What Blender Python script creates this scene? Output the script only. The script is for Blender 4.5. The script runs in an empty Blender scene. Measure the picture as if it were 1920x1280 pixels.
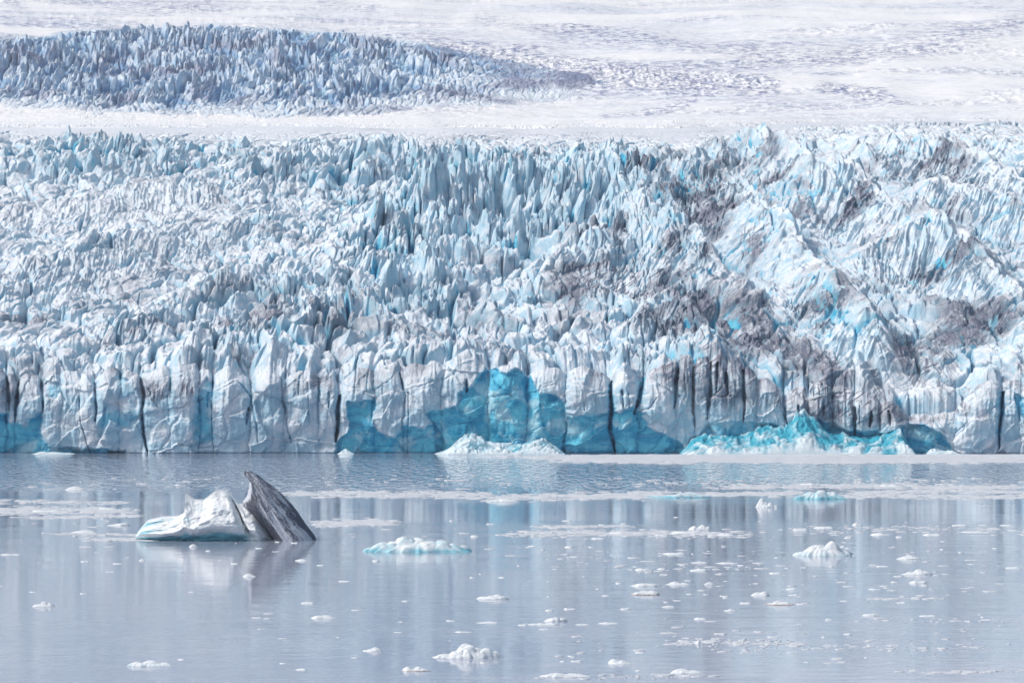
import bpy, math, random, time
import numpy as np
T0 = time.time()
QUICK = False
C = bpy.context.scene.collection
H, F, HY = 20.0, 4800.0, 690.0          # camera height, focal length in photo pixels, horizon row
R = math.radians

# ------------------------------------------------------------------ noise
_rng = np.random.RandomState(7)
_perm = _rng.permutation(512).astype(np.int32)
_ga = _rng.rand(512) * 2 * np.pi
_gx = np.cos(_ga).astype(np.float32); _gy = np.sin(_ga).astype(np.float32)
_rv = _rng.rand(512, 4).astype(np.float32)
def _h(i, j, s=0): return _perm[(_perm[(i + s * 37) & 511] + j) & 511]
def perlin(x, y, s=0):
    x = np.asarray(x, np.float32); y = np.asarray(y, np.float32)
    xi = np.floor(x); yi = np.floor(y)
    fx = x - xi; fy = y - yi
    xi = xi.astype(np.int32); yi = yi.astype(np.int32)
    u = fx*fx*fx*(fx*(fx*6-15)+10); v = fy*fy*fy*(fy*(fy*6-15)+10)
    def g(a, b, dx, dy):
        k = _h(a, b, s); return _gx[k]*dx + _gy[k]*dy
    n00 = g(xi, yi, fx, fy); n10 = g(xi+1, yi, fx-1, fy)
    n01 = g(xi, yi+1, fx, fy-1); n11 = g(xi+1, yi+1, fx-1, fy-1)
    a = n00 + u*(n10-n00); b = n01 + u*(n11-n01)
    return (a + v*(b-a)) * 1.5
def fbm(x, y, o=4, s=0, gain=.5):
    r = 0; a = 1; t = 0
    for k in range(o):
        r = r + a*perlin(x, y, s+k); t += a; a *= gain; x = x*2.03+13.1; y = y*2.03-7.7
    return r/t
def ridged(x, y, o=4, s=0, gain=.5):
    r = 0; a = 1; t = 0; w = 1
    for k in range(o):
        n = 1-np.abs(perlin(x, y, s+k)); n = n*n
        r = r + a*n*w; t += a; w = np.clip(n*1.6, 0, 1); a *= gain; x = x*2.07+3.1; y = y*2.07-5.7
    return r/t
def worley(x, y, s=0):
    xi = np.floor(x).astype(np.int32); yi = np.floor(y).astype(np.int32)
    f1 = np.full(x.shape, 9, np.float32); f2 = f1.copy(); idv = np.zeros(x.shape, np.float32)
    for a in (-1, 0, 1):
        for b in (-1, 0, 1):
            k = _h(xi+a, yi+b, s)
            dx = xi+a+.1+.8*_rv[k, 0]-x; dy = yi+b+.1+.8*_rv[k, 1]-y
            d = np.sqrt(dx*dx+dy*dy).astype(np.float32)
            m = d < f1
            f2 = np.where(m, f1, np.minimum(f2, d)); idv = np.where(m, _rv[k, 2], idv); f1 = np.where(m, d, f1)
    return f1, f2, idv
def sst(a, b, x): t = np.clip((x-a)/(b-a), 0, 1); return t*t*(3-2*t)
def interp(x, pts): return np.interp(x, [p[0] for p in pts], [p[1] for p in pts]).astype(np.float32)

# ------------------------------------------------------------------ objects
def tag(o, label=None, cat=None, group=None, kind=None):
    if label: o['label'] = label
    if cat: o['category'] = cat
    if group: o['group'] = group
    if kind: o['kind'] = kind
    return o
def empty(name, loc):
    o = bpy.data.objects.new(name, None); C.objects.link(o); o.location = loc; return o
def mesh_np(name, V, Q, mat, parent=None, cols=None, smooth=True):
    me = bpy.data.meshes.new(name)
    V = np.ascontiguousarray(V, np.float32); Q = np.ascontiguousarray(Q, np.int32)
    n = Q.shape[1]
    me.vertices.add(len(V)); me.vertices.foreach_set('co', V.ravel())
    me.loops.add(Q.size); me.loops.foreach_set('vertex_index', Q.ravel())
    me.polygons.add(len(Q)); me.polygons.foreach_set('loop_start', np.arange(len(Q), dtype=np.int32)*n)
    me.polygons.foreach_set('loop_total', np.full(len(Q), n, np.int32))
    me.polygons.foreach_set('use_smooth', np.full(len(Q), smooth, bool))
    me.update(calc_edges=True)
    if cols is not None:
        at = me.color_attributes.new('mask', 'FLOAT_COLOR', 'POINT')
        at.data.foreach_set('color', np.ascontiguousarray(cols, np.float32).ravel())
    me.materials.append(mat)
    o = bpy.data.objects.new(name, me); C.objects.link(o)
    if parent: o.parent = parent
    return o
def grid_quads(r0, r1, nc, c0=0, c1=None):
    c1 = nc-1 if c1 is None else c1
    i, j = np.meshgrid(np.arange(r0, r1), np.arange(c0, c1), indexing='ij')
    a = (i*nc+j).ravel()
    return np.stack([a, a+1, a+nc+1, a+nc], 1)

# ------------------------------------------------------------------ materials
class NT:
    def __init__(s, name):
        s.m = bpy.data.materials.new(name); s.m.use_nodes = True; s.t = s.m.node_tree; s.t.nodes.clear()
        s.out = s.n('ShaderNodeOutputMaterial'); s.b = s.n('ShaderNodeBsdfPrincipled'); s.l(s.b.outputs[0], s.out.inputs[0])
    def n(s, k, **kw):
        n = s.t.nodes.new(k)
        for a, v in kw.items(): setattr(n, a, v)
        return n
    def l(s, a, b): s.t.links.new(a, b)
    def math(s, op, a, b=0., c=None, clamp=False):
        n = s.n('ShaderNodeMath', operation=op, use_clamp=clamp)
        for i, v in enumerate((a, b) if c is None else (a, b, c)):
            if isinstance(v, (int, float)): n.inputs[i].default_value = v
            else: s.l(v, n.inputs[i])
        return n.outputs[0]
    def mix(s, f, a, b):
        n = s.n('ShaderNodeMix', data_type='RGBA', clamp_factor=True)
        for i, v in ((0, f), (6, a), (7, b)):
            if isinstance(v, (int, float)): n.inputs[i].default_value = v
            elif isinstance(v, tuple): n.inputs[i].default_value = v+(1,)
            else: s.l(v, n.inputs[i])
        return n.outputs[2]
    def ramp(s, v, lo, hi):
        n = s.n('ShaderNodeMapRange', clamp=True, interpolation_type='SMOOTHSTEP'); s.l(v, n.inputs[0]); n.inputs[1].default_value = lo; n.inputs[2].default_value = hi
        return n.outputs[0]
    def noise(s, scale, sc=(1, 1, 1), rot=(0, 0, 0), detail=4, rough=.55, dist=0., src=None):
        if src is None and rot != (0, 0, 0):
            m0 = s.n('ShaderNodeMapping'); m0.inputs['Rotation'].default_value = rot; s.l(s.geo(), m0.inputs[0]); src = m0.outputs[0]; rot = (0, 0, 0)
        mp = s.n('ShaderNodeMapping'); mp.inputs['Scale'].default_value = sc; mp.inputs['Rotation'].default_value = rot
        if src is None: src = s.geo()
        s.l(src, mp.inputs[0])
        n = s.n('ShaderNodeTexNoise'); n.inputs['Scale'].default_value = scale; n.inputs['Detail'].default_value = detail
        n.inputs['Roughness'].default_value = rough; n.inputs['Distortion'].default_value = dist; s.l(mp.outputs[0], n.inputs[0])
        return n.outputs[0]
    def geo(s):
        if not hasattr(s, '_g'): s._g = s.n('ShaderNodeNewGeometry')
        return s._g.outputs['Position']

def glacier_mat(name, white, steep, blueA, blueB, dirt, scale=1., bump=.5):
    t = NT(name)
    at = t.n('ShaderNodeAttribute', attribute_name='mask'); sp = t.n('ShaderNodeSeparateColor'); t.l(at.outputs['Color'], sp.inputs[0])
    mb, md, ms = sp.outputs[0], sp.outputs[1], sp.outputs[2]
    pos = t.geo(); nz = t.n('ShaderNodeSeparateXYZ'); t.l(t._g.outputs['True Normal'], nz.inputs[0]); nz = nz.outputs[2]
    n1 = t.noise(.22/scale, detail=6)
    n2 = t.noise(1.1/scale, (1, .25, .28), detail=5)
    strata = t.noise(.5/scale, (.25, .25, 3.0), (.06, .05, 0), detail=5, rough=.65)
    # bare ice where snow does not cling
    st = t.math('SUBTRACT', 1., nz); st = t.math('MULTIPLY', t.ramp(st, .12, .75), t.ramp(n1, .26, .60))
    col = t.mix(t.math('MULTIPLY', st, .9), white, steep)
    # fresh blue ice
    bn = t.noise(.30/scale, (.5, .5, 1.2), detail=7, rough=.62, dist=.8)
    bcol = t.mix(t.ramp(bn, .40, .60), blueA, blueB)
    pale = t.noise(.16/scale, (.6, .6, .8), (0, .5, 0), detail=7, rough=.6, dist=1.2)
    bcol = t.mix(t.math('MULTIPLY', t.ramp(pale, .52, .64), .65), bcol, (.62, .86, .92))
    bcol = t.mix(t.math('MULTIPLY', t.ramp(strata, .5, .75), .35), bcol, steep)
    edge = t.math('ADD', mb, t.math('MULTIPLY', t.math('SUBTRACT', n1, .5), .9))
    col = t.mix(t.math('MULTIPLY', t.ramp(edge, .22, .80), .97), col, bcol)
    # rock dust in streaks that run down the faces and along the tilted layers
    sA = t.noise(.55/scale, (1.8, .16, .16), (0, 0, .1), detail=9, rough=.66, dist=.7)
    sB = t.noise(.55/scale, (.22, .22, 2.2), (0, .62, 0), detail=9, rough=.66, dist=1.0)
    sC = t.noise(.8/scale, (1.2, .3, .3), (0, .15, 0), detail=6, rough=.7, dist=1.)
    def line(v, k): return t.math('SUBTRACT', 1., t.math('MULTIPLY', t.math('ABSOLUTE', t.math('SUBTRACT', v, .5)), k), clamp=True)
    patch = t.noise(.05/scale, (1, .7, 1), detail=5, rough=.6)
    big = t.math('ADD', md, t.math('MULTIPLY', t.math('SUBTRACT', patch, .50), 2.0))
    blot = t.math('MULTIPLY', t.ramp(sA, .53, .58), t.ramp(big, .28, .85))
    blot2 = t.math('MULTIPLY', t.ramp(sB, .53, .585), t.ramp(big, .25, .8))
    ln = t.math('MAXIMUM', t.math('MULTIPLY', line(sA, 9.), .95), t.math('MULTIPLY', line(sB, 10.), .9)); ln = t.math('MAXIMUM', ln, t.math('MULTIPLY', line(sC, 9.), .7)); ln = t.math('MULTIPLY', ln, t.ramp(patch, .38, .6))
    dm = t.math('MAXIMUM', t.math('MULTIPLY', ln, t.math('ADD', t.math('MULTIPLY', t.ramp(big, .15, .9), .85), .10)), t.math('MULTIPLY', t.math('MAXIMUM', blot, blot2), .8))
    dm = t.math('MULTIPLY', dm, t.math('SUBTRACT', 1., t.math('MULTIPLY', t.ramp(mb, .4, .8), .8)))
    col = t.mix(dm, col, dirt)
    t.l(col, t.b.inputs['Base Color'])
    t.b.inputs['Roughness'].default_value = .55; t.b.inputs['Specular IOR Level'].default_value = .25
    bn1 = t.noise(.9/scale, (1, .6, .6), detail=8, rough=.7)
    ht = t.math('ADD', bn1, t.math('MULTIPLY', sA, .6)); ht = t.math('ADD', ht, t.math('MULTIPLY', strata, .25))
    bp = t.n('ShaderNodeBump'); bp.inputs['Strength'].default_value = bump; bp.inputs['Distance'].default_value = 1.2*scale
    t.l(ht, bp.inputs['Height']); t.l(bp.outputs[0], t.b.inputs['Normal'])
    return t.m

M_ice = glacier_mat('glacier_ice', (.84, .885, .93), (.38, .63, .77), (.02, .39, .63), (.14, .63, .81), (.026, .024, .085), bump=.5)
M_far = glacier_mat('icefall_ice', (.82, .89, .95), (.40, .60, .80), (.14, .32, .56), (.28, .50, .72), (.12, .13, .28), scale=2.0)
def snow_mat():
    t = NT('snowfield_snow')
    at = t.n('ShaderNodeAttribute', attribute_name='mask'); sp = t.n('ShaderNodeSeparateColor'); t.l(at.outputs['Color'], sp.inputs[0]); md = sp.outputs[1]
    a = t.noise(.22, (.5, .8, 1), (0, 0, .1), detail=9, rough=.75, dist=.3); b = t.noise(.012, (.3, 1, 1), (0, 0, .12), detail=7, rough=.65, dist=.5)
    col = t.mix(t.ramp(b, .42, .62), (.95, .955, .955), (.86, .895, .935))
    d = t.math('ADD', md, t.math('MULTIPLY', t.math('SUBTRACT', b, .5), 1.1))
    sp_ = t.math('MULTIPLY', t.ramp(a, .44, .60), t.ramp(d, .05, .62))
    col = t.mix(t.math('MULTIPLY', sp_, .9), col, (.19, .23, .42))
    t.l(col, t.b.inputs['Base Color']); t.b.inputs['Roughness'].default_value = .7; t.b.inputs['Specular IOR Level'].default_value = .15
    bp = t.n('ShaderNodeBump'); bp.inputs['Strength'].default_value = .5; bp.inputs['Distance'].default_value = 1.5; t.l(a, bp.inputs['Height']); t.l(bp.outputs[0], t.b.inputs['Normal'])
    return t.m
M_snow = snow_mat()

# ------------------------------------------------------------------ glacier: one continuous surface, sliced afterwards
NC = 2000 if not QUICK else 700
PX = np.linspace(-260, 2180, NC).astype(np.float32)
TOP = [(-260,700),(-100,690),(0,690),(30,706),(50,699),(78,713),(120,700),(150,695),(178,712),(205,690),(232,688),(262,702),(300,690),(350,680),(395,702),
 (430,690),(470,713),(505,694),(533,707),(580,690),(600,700),(640,714),(660,700),(700,690),(740,680),(800,690),(870,668),(915,683),(960,688),(1000,700),
 (1060,690),(1090,688),(1143,708),(1170,680),(1198,707),(1215,700),(1270,675),(1310,672),(1350,668),(1400,690),(1420,708),(1437,710),(1470,735),(1500,725),
 (1540,715),(1600,735),(1650,752),(1700,772),(1750,785),(1790,762),(1830,730),(1870,715),(1920,712),(2180,700)]
topv = interp(PX, TOP)+4*fbm(PX/14, PX*0+.7, 3, 2)+11*fbm(PX/75, PX*0+.2, 2, 6)
PROF = [(-260,3900),(-100,3250),(0,2720),(50,2350),(90,2240),(140,2110),(190,1990),(222,1900),(232,1560),(240,1230),(300,1060),(400,905),(500,785),(600,685),(660,646),(700,625),(740,614),(790,609),(850,609)]
def prof(py): return np.interp(py, [p[0] for p in PROF], [p[1] for p in PROF]).astype(np.float32)

NR1 = 330 if not QUICK else 160                       # cliff rows
NR2 = 2100 if not QUICK else 600                      # lower glacier rows
NR3 = 720 if not QUICK else 300                       # upper glacier rows

def seg_d(px, py, pl):
    """distance in photo pixels at the face to a polyline, and the running fraction along it"""
    best = np.full(px.shape, 1e6, np.float32); fr = np.zeros(px.shape, np.float32)
    n = len(pl)-1
    for k in range(n):
        (ax, ay), (bx, by) = pl[k], pl[k+1]
        L = (bx-ax)**2+(by-ay)**2+1e-6
        t = np.clip(((px-ax)*(bx-ax)+(py-ay)*(by-ay))/L, 0, 1)
        d = np.hypot(px-ax-t*(bx-ax), py-ay-t*(by-ay))
        m = d < best; best = np.where(m, d, best); fr = np.where(m, (k+t)/n, fr)
    return best, fr
def poly_sd(px, py, pg):
    """signed distance to a polygon, positive inside"""
    d, _ = seg_d(px, py, pg+[pg[0]])
    ins = np.zeros(px.shape, bool); n = len(pg)
    for k in range(n):
        (ax, ay), (bx, by) = pg[k], pg[(k+1) % n]
        if ay == by: continue
        c = ((ay > py) != (by > py)) & (px < (bx-ax)*(py-ay)/(by-ay)+ax); ins ^= c
    return np.where(ins, d, -d)

# cracks of the calving face: polyline, half width (px), depth (m)
CR = [([(12,700),(18,770)],2.5,2.5),([(36,712),(30,745),(28,790)],3,4),([(76,712),(79,745),(80,772)],3,3.5),([(110,725),(118,745),(132,770)],1.6,1.5),([(148,745),(152,790),(160,825),(170,850)],1.6,2),
 ([(176,705),(180,760),(178,790)],2.4,2.5),([(226,690),(224,712)],3,2.5),([(262,700),(270,740),(266,780),(268,815),(276,850)],3.2,4),([(318,705),(320,745)],2.5,1.5),([(254,795),(268,820)],1.2,1),
 ([(372,745),(376,800),(372,840)],2,2.2),([(389,735),(388,765)],2,2),([(398,700),(396,790),(399,840)],1.6,1.8),([(448,715),(470,745),(478,790),(484,830)],2,2.5),([(466,765),(462,795)],3,3),
 ([(526,710),(530,745),(538,790),(546,830)],2.2,2.4),([(562,705),(560,740)],2,2),([(578,715),(579,800)],1.6,1.6),([(597,715),(597,795)],1.8,1.8),([(617,735),(617,765)],2.4,2),
 ([(636,742),(633,790),(630,828)],3.6,6),([(700,745),(697,790)],2,2),([(752,700),(755,732)],2.4,2.5),([(762,735),(785,750),(797,770)],1.6,1.5),([(668,695),(665,738)],2,1.8),([(690,700),(688,735)],1.6,1.4),
 ([(840,690),(860,710),(872,730)],2,2),([(875,712),(874,735)],3,2.5),([(764,735),(766,800),(764,848)],1.5,1.5),
 ([(918,680),(930,720),(960,745)],2,1.6),([(1075,700),(1092,730),(1096,770)],1.6,1.2),([(1127,712),(1124,726)],1.8,1.6),
 ([(1148,716),(1145,760),(1145,795),(1152,848)],4,5),([(1166,732),(1168,765)],2.6,2.6),([(1178,735),(1180,765)],1.8,2),([(1208,706),(1197,745),(1190,775)],4.5,5),([(1232,745),(1216,768)],2,2),
 ([(1272,678),(1268,720),(1264,765)],3,3.5),([(1300,690),(1299,740),(1302,800)],2.4,3),([(1283,700),(1286,745)],1.6,1.6),([(1334,680),(1331,740),(1326,785)],3,3),([(1346,680),(1343,735)],2.4,3.5),
 ([(1362,700),(1364,740)],3,4),([(1380,720),(1376,760)],1.8,2),([(1395,695),(1395,790)],3,3.4),([(1420,712),(1412,760)],2,2.4),([(1467,725),(1472,780),(1480,805)],2.4,3),
 ([(1516,715),(1514,750)],1.8,2),([(1545,748),(1543,778)],2.2,2.2),([(1496,760),(1498,778)],2.4,2),([(1562,760),(1562,772)],2,1.5),([(1588,755),(1586,800)],1.8,2),([(1603,765),(1602,815)],3,3.4),([(1612,760),(1611,795)],1.6,2),
 ([(1634,772),(1632,800)],2.8,3),([(1651,765),(1650,805)],2.2,3),([(1668,770),(1670,798)],2.5,2.5),([(1752,790),(1765,805),(1775,815)],2,1.6),([(1880,735),(1876,780),(1873,840)],2.6,3.4),([(1903,742),(1912,780),(1918,800)],2,2),
 ([(1815,790),(1790,812)],2,1.2)]
# buttresses between the main gaps (edge positions)
BUT = [-260,-190,-130,-60,12,30,78,112,150,178,224,266,318,372,396,470,533,597,633,700,755,830,915,985,1060,1146,1197,1268,1300,1332,1362,1395,1420,1470,1515,1560,1602,1650,1700,1790,1878,1915,1990,2070,2180]
BLUE = [([(-260,775),(16,772),(18,790),(45,797),(60,781),(78,772),(82,815),(90,835),(160,838),(240,845),(240,856),(-260,856)],1),
 ([(190,770),(205,720),(222,700),(245,712),(258,745),(262,790),(250,800),(245,810),(205,790),(180,840),(178,800)],.45),
 ([(80,712),(110,715),(112,735),(104,750),(84,748)],.5),([(364,745),(375,720),(385,705),(400,720),(396,760),(398,830),(366,838),(360,790)],.6),
 ([(545,745),(555,740),(545,860),(515,860)],.15),([(650,752),(700,750),(703,768),(697,800),(720,812),(742,822),(760,800),(790,798),(812,790),(830,808),(842,856),(628,856),(632,828),(650,810)],1),
 ([(800,775),(852,762),(858,740),(882,722),(912,684),(932,692),(952,700),(966,690),(992,700),(1010,738),(1040,735),(1060,755),(1064,790),(1062,856),(815,856),(810,800)],1),
 ([(1058,792),(1064,776),(1076,783),(1090,776),(1140,771),(1146,762),(1158,772),(1170,765),(1186,766),(1206,778),(1216,800),(1250,815),(1282,832),(1280,856),(1055,856)],1),
 ([(1330,790),(1395,790),(1440,795),(1475,800),(1520,800),(1560,790),(1600,812),(1650,818),(1700,790),(1720,794),(1755,803),(1780,830),(1810,856),(1300,856),(1290,830)],.62),
 ([(1535,780),(1545,790),(1590,805),(1660,812),(1680,830),(1560,835),(1530,800)],.9),
 ([(1690,800),(1705,792),(1735,796),(1770,815),(1790,840),(1800,856),(1660,856),(1675,830)],1),
 ([(1870,735),(1885,735),(1880,790),(1874,845),(1866,845)],.7),([(1900,735),(1925,745),(1925,800),(1910,770)],.6),([(1840,850),(1870,820),(1865,850)],.5),
 ([(1142,720),(1150,714),(1152,770),(1145,796)],1),([(1205,700),(1212,702),(1200,760),(1188,780)],1),([(2000,770),(2180,760),(2180,856),(2020,856)],.8)]

lift = (13*sst(1330, 1620, PX)+5*fbm(PX/170, PX*0+.4, 3, 8)+4*sst(300, -200, PX)).astype(np.float32)   # the back edge of the broken ice
_ti = np.zeros_like(PX)
for k in range(len(BUT)-1):
    _a, _b = BUT[k]+3*_rv[k, 2], BUT[k+1]+3*_rv[k+1, 2]; _q = np.clip(1-np.abs((PX-(_a+_b)/2)/((_b-_a)/2))**(1.6+2.5*_rv[k, 3]), 0, 1)
    _ti = np.where((PX >= _a) & (PX < _b), _q, _ti)
topv = topv + (1-_ti)*11 - 4
def cliff():
    n = NR1; PXg = np.repeat(PX[None], n, 0)
    f = np.linspace(0, 1, n, dtype=np.float32)[:, None]
    f = f
    py = 854 + (topv[None]-854)*f
    x0 = (PXg-960)/F*603
    # noise displaced look-up so that no drawn edge is straight
    wpx = PXg + 11*fbm(PXg/42, py/60, 5, 3, .6); wpy = py + 10*fbm(PXg/40, py/34, 5, 5, .6)
    Y = 600.5 + 2.5*f + 5.5*f**5
    bl = np.zeros_like(Y)
    for k in range(len(BUT)-1):
        a, b = BUT[k], BUT[k+1]; c = (a+b)/2; w = (b-a)/2
        m = (wpx >= a) & (wpx < b)
        q = np.clip(1-((wpx-c)/w)**2, 0, 1)
        bd = (min(3.2, .075*w)+.5*_rv[k, 0])*(.35 if _rv[k, 2] < .45 else 1.2)
        Y = np.where(m, Y - (bd*.6+.5)*np.power(q, .5)*(.35+.65*sst(0, .9, f)*(.55+.45*sst(1.05, .7, f))) + 1.6 + (1.3*_rv[k, 1]), Y)
        bl = np.where(m, q, bl)
    # scars left by calving: blue, hollow, with overhanging rim
    blue = np.zeros_like(Y)
    for pg, val in BLUE:
        sd = poly_sd(wpx, wpy, pg)
        blue = np.maximum(blue, val*sst(-9, 10, sd+6*fbm(PXg/14, py/11, 4, 34)))
        Y = Y + (.7+1.0*val)*sst(-1.0, 5, sd)*(1 if val > .35 else .3)
    # plates and dents
    Y = Y + 1.3*fbm(PXg/70, py/55, 4, 11) + .3*(ridged(wpx/34, wpy/44, 4, 21)-.4)
    f1, f2, idv = worley(wpx/46+wpy/90, wpy/52, 4)
    Y = Y + 1.2*(idv-.5)*sst(0, .14, f2-f1)
    f1, f2, idv = worley(wpx/17+wpy/60, wpy/24, 8)
    bluegain = 1+1.6*blue
    Y = Y + .14*(idv-.5)*sst(0, .3, f2-f1)*bluegain
    f1, f2, idv = worley(wpx/90-wpy/140, wpy/80+wpx/200, 14)
    Y = Y + 1.5*(idv-.5)*sst(0, .06, f2-f1)
    fl = ridged(wpx/11, wpy/120, 3, 31)                       # melt runnels down the face
    Y = Y - .5*(fl-.4)*sst(.1, .6, f)*(1-.6*blue)
    # cracks
    crk = np.zeros_like(Y)
    for pl, w, d in CR:
        dd, fr = seg_d(wpx*.4+PXg*.6, py, pl)
        ww = w*.8*(.4+.8*np.sin(np.pi*np.clip(fr*.9+.1, 0, 1)))
        g = np.exp(-(dd/ww)**2); crk = np.maximum(crk, g); Y = Y + d*.95*g*(1. if w > 2.3 else .45)*(.45+.9*np.clip(fbm(PXg/9, py/14, 3, 33)+.5, 0, 1))
    blue = np.clip(blue+.55*crk*sst(.5, 1, crk), 0, 1)
    # undercut at the waterline
    Y = Y + 1.0*sst(.05, 0, f)
    Z = H + (HY-py)/F*Y*1.0
    Z = np.maximum(Z, -1.0)
    Z[0] = -2.0
    X = (PXg-960)/F*Y
    # dust on the face; the cracks are darkened as well
    dirt = np.zeros_like(Y)
    for cx, cy, rx, ry, v in DIRT: dirt += v*np.exp(-((PXg-cx)/rx)**2-((py-cy)/ry)**2)
    dirt = np.clip(dirt*.9+.05+.38*sst(.5, 1, f)*sst(-.15, .25, fbm(PXg/60, py/60, 3, 35)), 0, 1)*(1-.75*blue)
    dirt = np.maximum(dirt, .35*crk*sst(.3, .9, crk)*(1-.6*blue))
    return np.stack([X, Y, Z], -1), np.stack([blue, dirt, f+0*Y, np.ones_like(Y)], -1), Y[-1]

# rock dust concentrations (photo position of the place on the ice, radii, amount)
DIRT = [(290,735,40,22,.9),(350,730,25,25,.9),(10,740,25,40,.8),(600,720,60,25,.5),(1340,720,110,60,.55),(1560,760,120,45,.8),(1650,700,140,80,1.2),(1620,650,90,50,.6),
 (1760,740,120,50,.7),(1150,560,120,40,.8),(1080,560,60,30,.6),(1180,610,90,35,.3),(1330,380,90,60,.9),(1290,330,60,40,.7),(1450,440,150,60,.4),(1600,640,90,40,.5),(1860,640,90,50,.45),
 (1820,450,150,90,.2),(1380,640,150,60,.55),(900,640,150,30,.35),(700,600,100,40,.5),(420,590,160,45,.35),(150,620,160,40,.3),(330,620,120,35,.3),(560,620,100,35,.4),
 (1720,340,120,40,.35),(1530,310,120,30,.3),(470,370,60,40,.3),(700,430,80,60,.35),(60,600,80,40,.4),(1250,650,100,50,.5),(1720,290,60,20,.5),(1000,620,120,30,.25),(1060,270,120,30,.45),(960,250,80,14,.4)]
# serac sharpness over the slope: spiky in the middle, rounded at left
SHARP = [(960,380,330,110,1.0),(1050,430,220,90,.4),(560,250,600,60,.35),(200,290,260,60,.55),(600,600,160,60,.5),(1300,600,200,120,.35),(1750,590,150,70,.5),(1450,300,300,50,.1),(700,500,200,90,.25)]
SMOOTH = [(180,400,340,26,1.2),(330,372,200,16,.8),(200,505,330,70,.75),(420,450,200,60,.3),(1120,540,150,40,.7),(1700,520,260,120,.25),(1300,560,200,40,.3),(700,232,900,7,1.),(1500,520,200,60,.3)]
def blobs(px, py, L):
    r = np.zeros(px.shape, np.float32)
    for cx, cy, rx, ry, v in L: r += v*np.exp(-((px-cx)/rx)**2-((py-cy)/ry)**2)
    return np.clip(r, 0, 1.3)

# long pressure ridges of the right half, as they run over the ice (photo positions), height, half width
RIDGE = [([(1190,258),(1290,278),(1390,288),(1450,330),(1520,378),(1600,396),(1650,436),(1710,474),(1780,530),(1830,600)],15,34,.9),
 ([(1030,290),(1150,328),(1210,345),(1270,362),(1340,372),(1390,395),(1430,455),(1490,510),(1550,565),(1600,625)],12,30,.7),
 ([(900,330),(985,372),(1060,402),(1120,410),(1175,432),(1235,484),(1290,522),(1345,560),(1400,605),(1450,650)],8,24,.3),
 ([(1030,520),(1090,486),(1180,474),(1240,500),(1320,535),(1370,570)],13,40,1.),
 ([(1560,248),(1640,286),(1700,300),(1780,328),(1850,366),(1930,400),(2040,440)],11,26,.5),
 ([(1700,240),(1800,262),(1900,290),(2020,330)],9,20,.4),
 ([(1600,520),(1660,500),(1740,500),(1800,530),(1850,570),(1910,625),(1980,690)],11,30,.5),
 ([(1660,400),(1760,392),(1850,420),(1920,455),(2020,520)],10,26,.5),
 ([(1480,560),(1530,575),(1580,620),(1630,660),(1680,690)],9,30,.5),([(1160,640),(1230,600),(1290,620),(1350,665)],6,24,.5),
 ([(560,640),(640,600),(740,560),(830,545),(900,580)],5,22,.3),([(300,690),(400,650),(480,640),(560,670)],5,22,.3),([(-60,400),(120,392),(300,362),(430,345),(600,338)],4,20,0),
 ([(-60,560),(80,520),(220,480),(380,440),(520,430)],4,26,0),([(120,640),(260,600),(380,560),(520,500)],4,22,.2),([(620,470),(720,420),(800,400),(880,420)],5,26,.2),([(650,330),(760,310),(900,318),(1010,350)],5,20,.2)]

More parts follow.
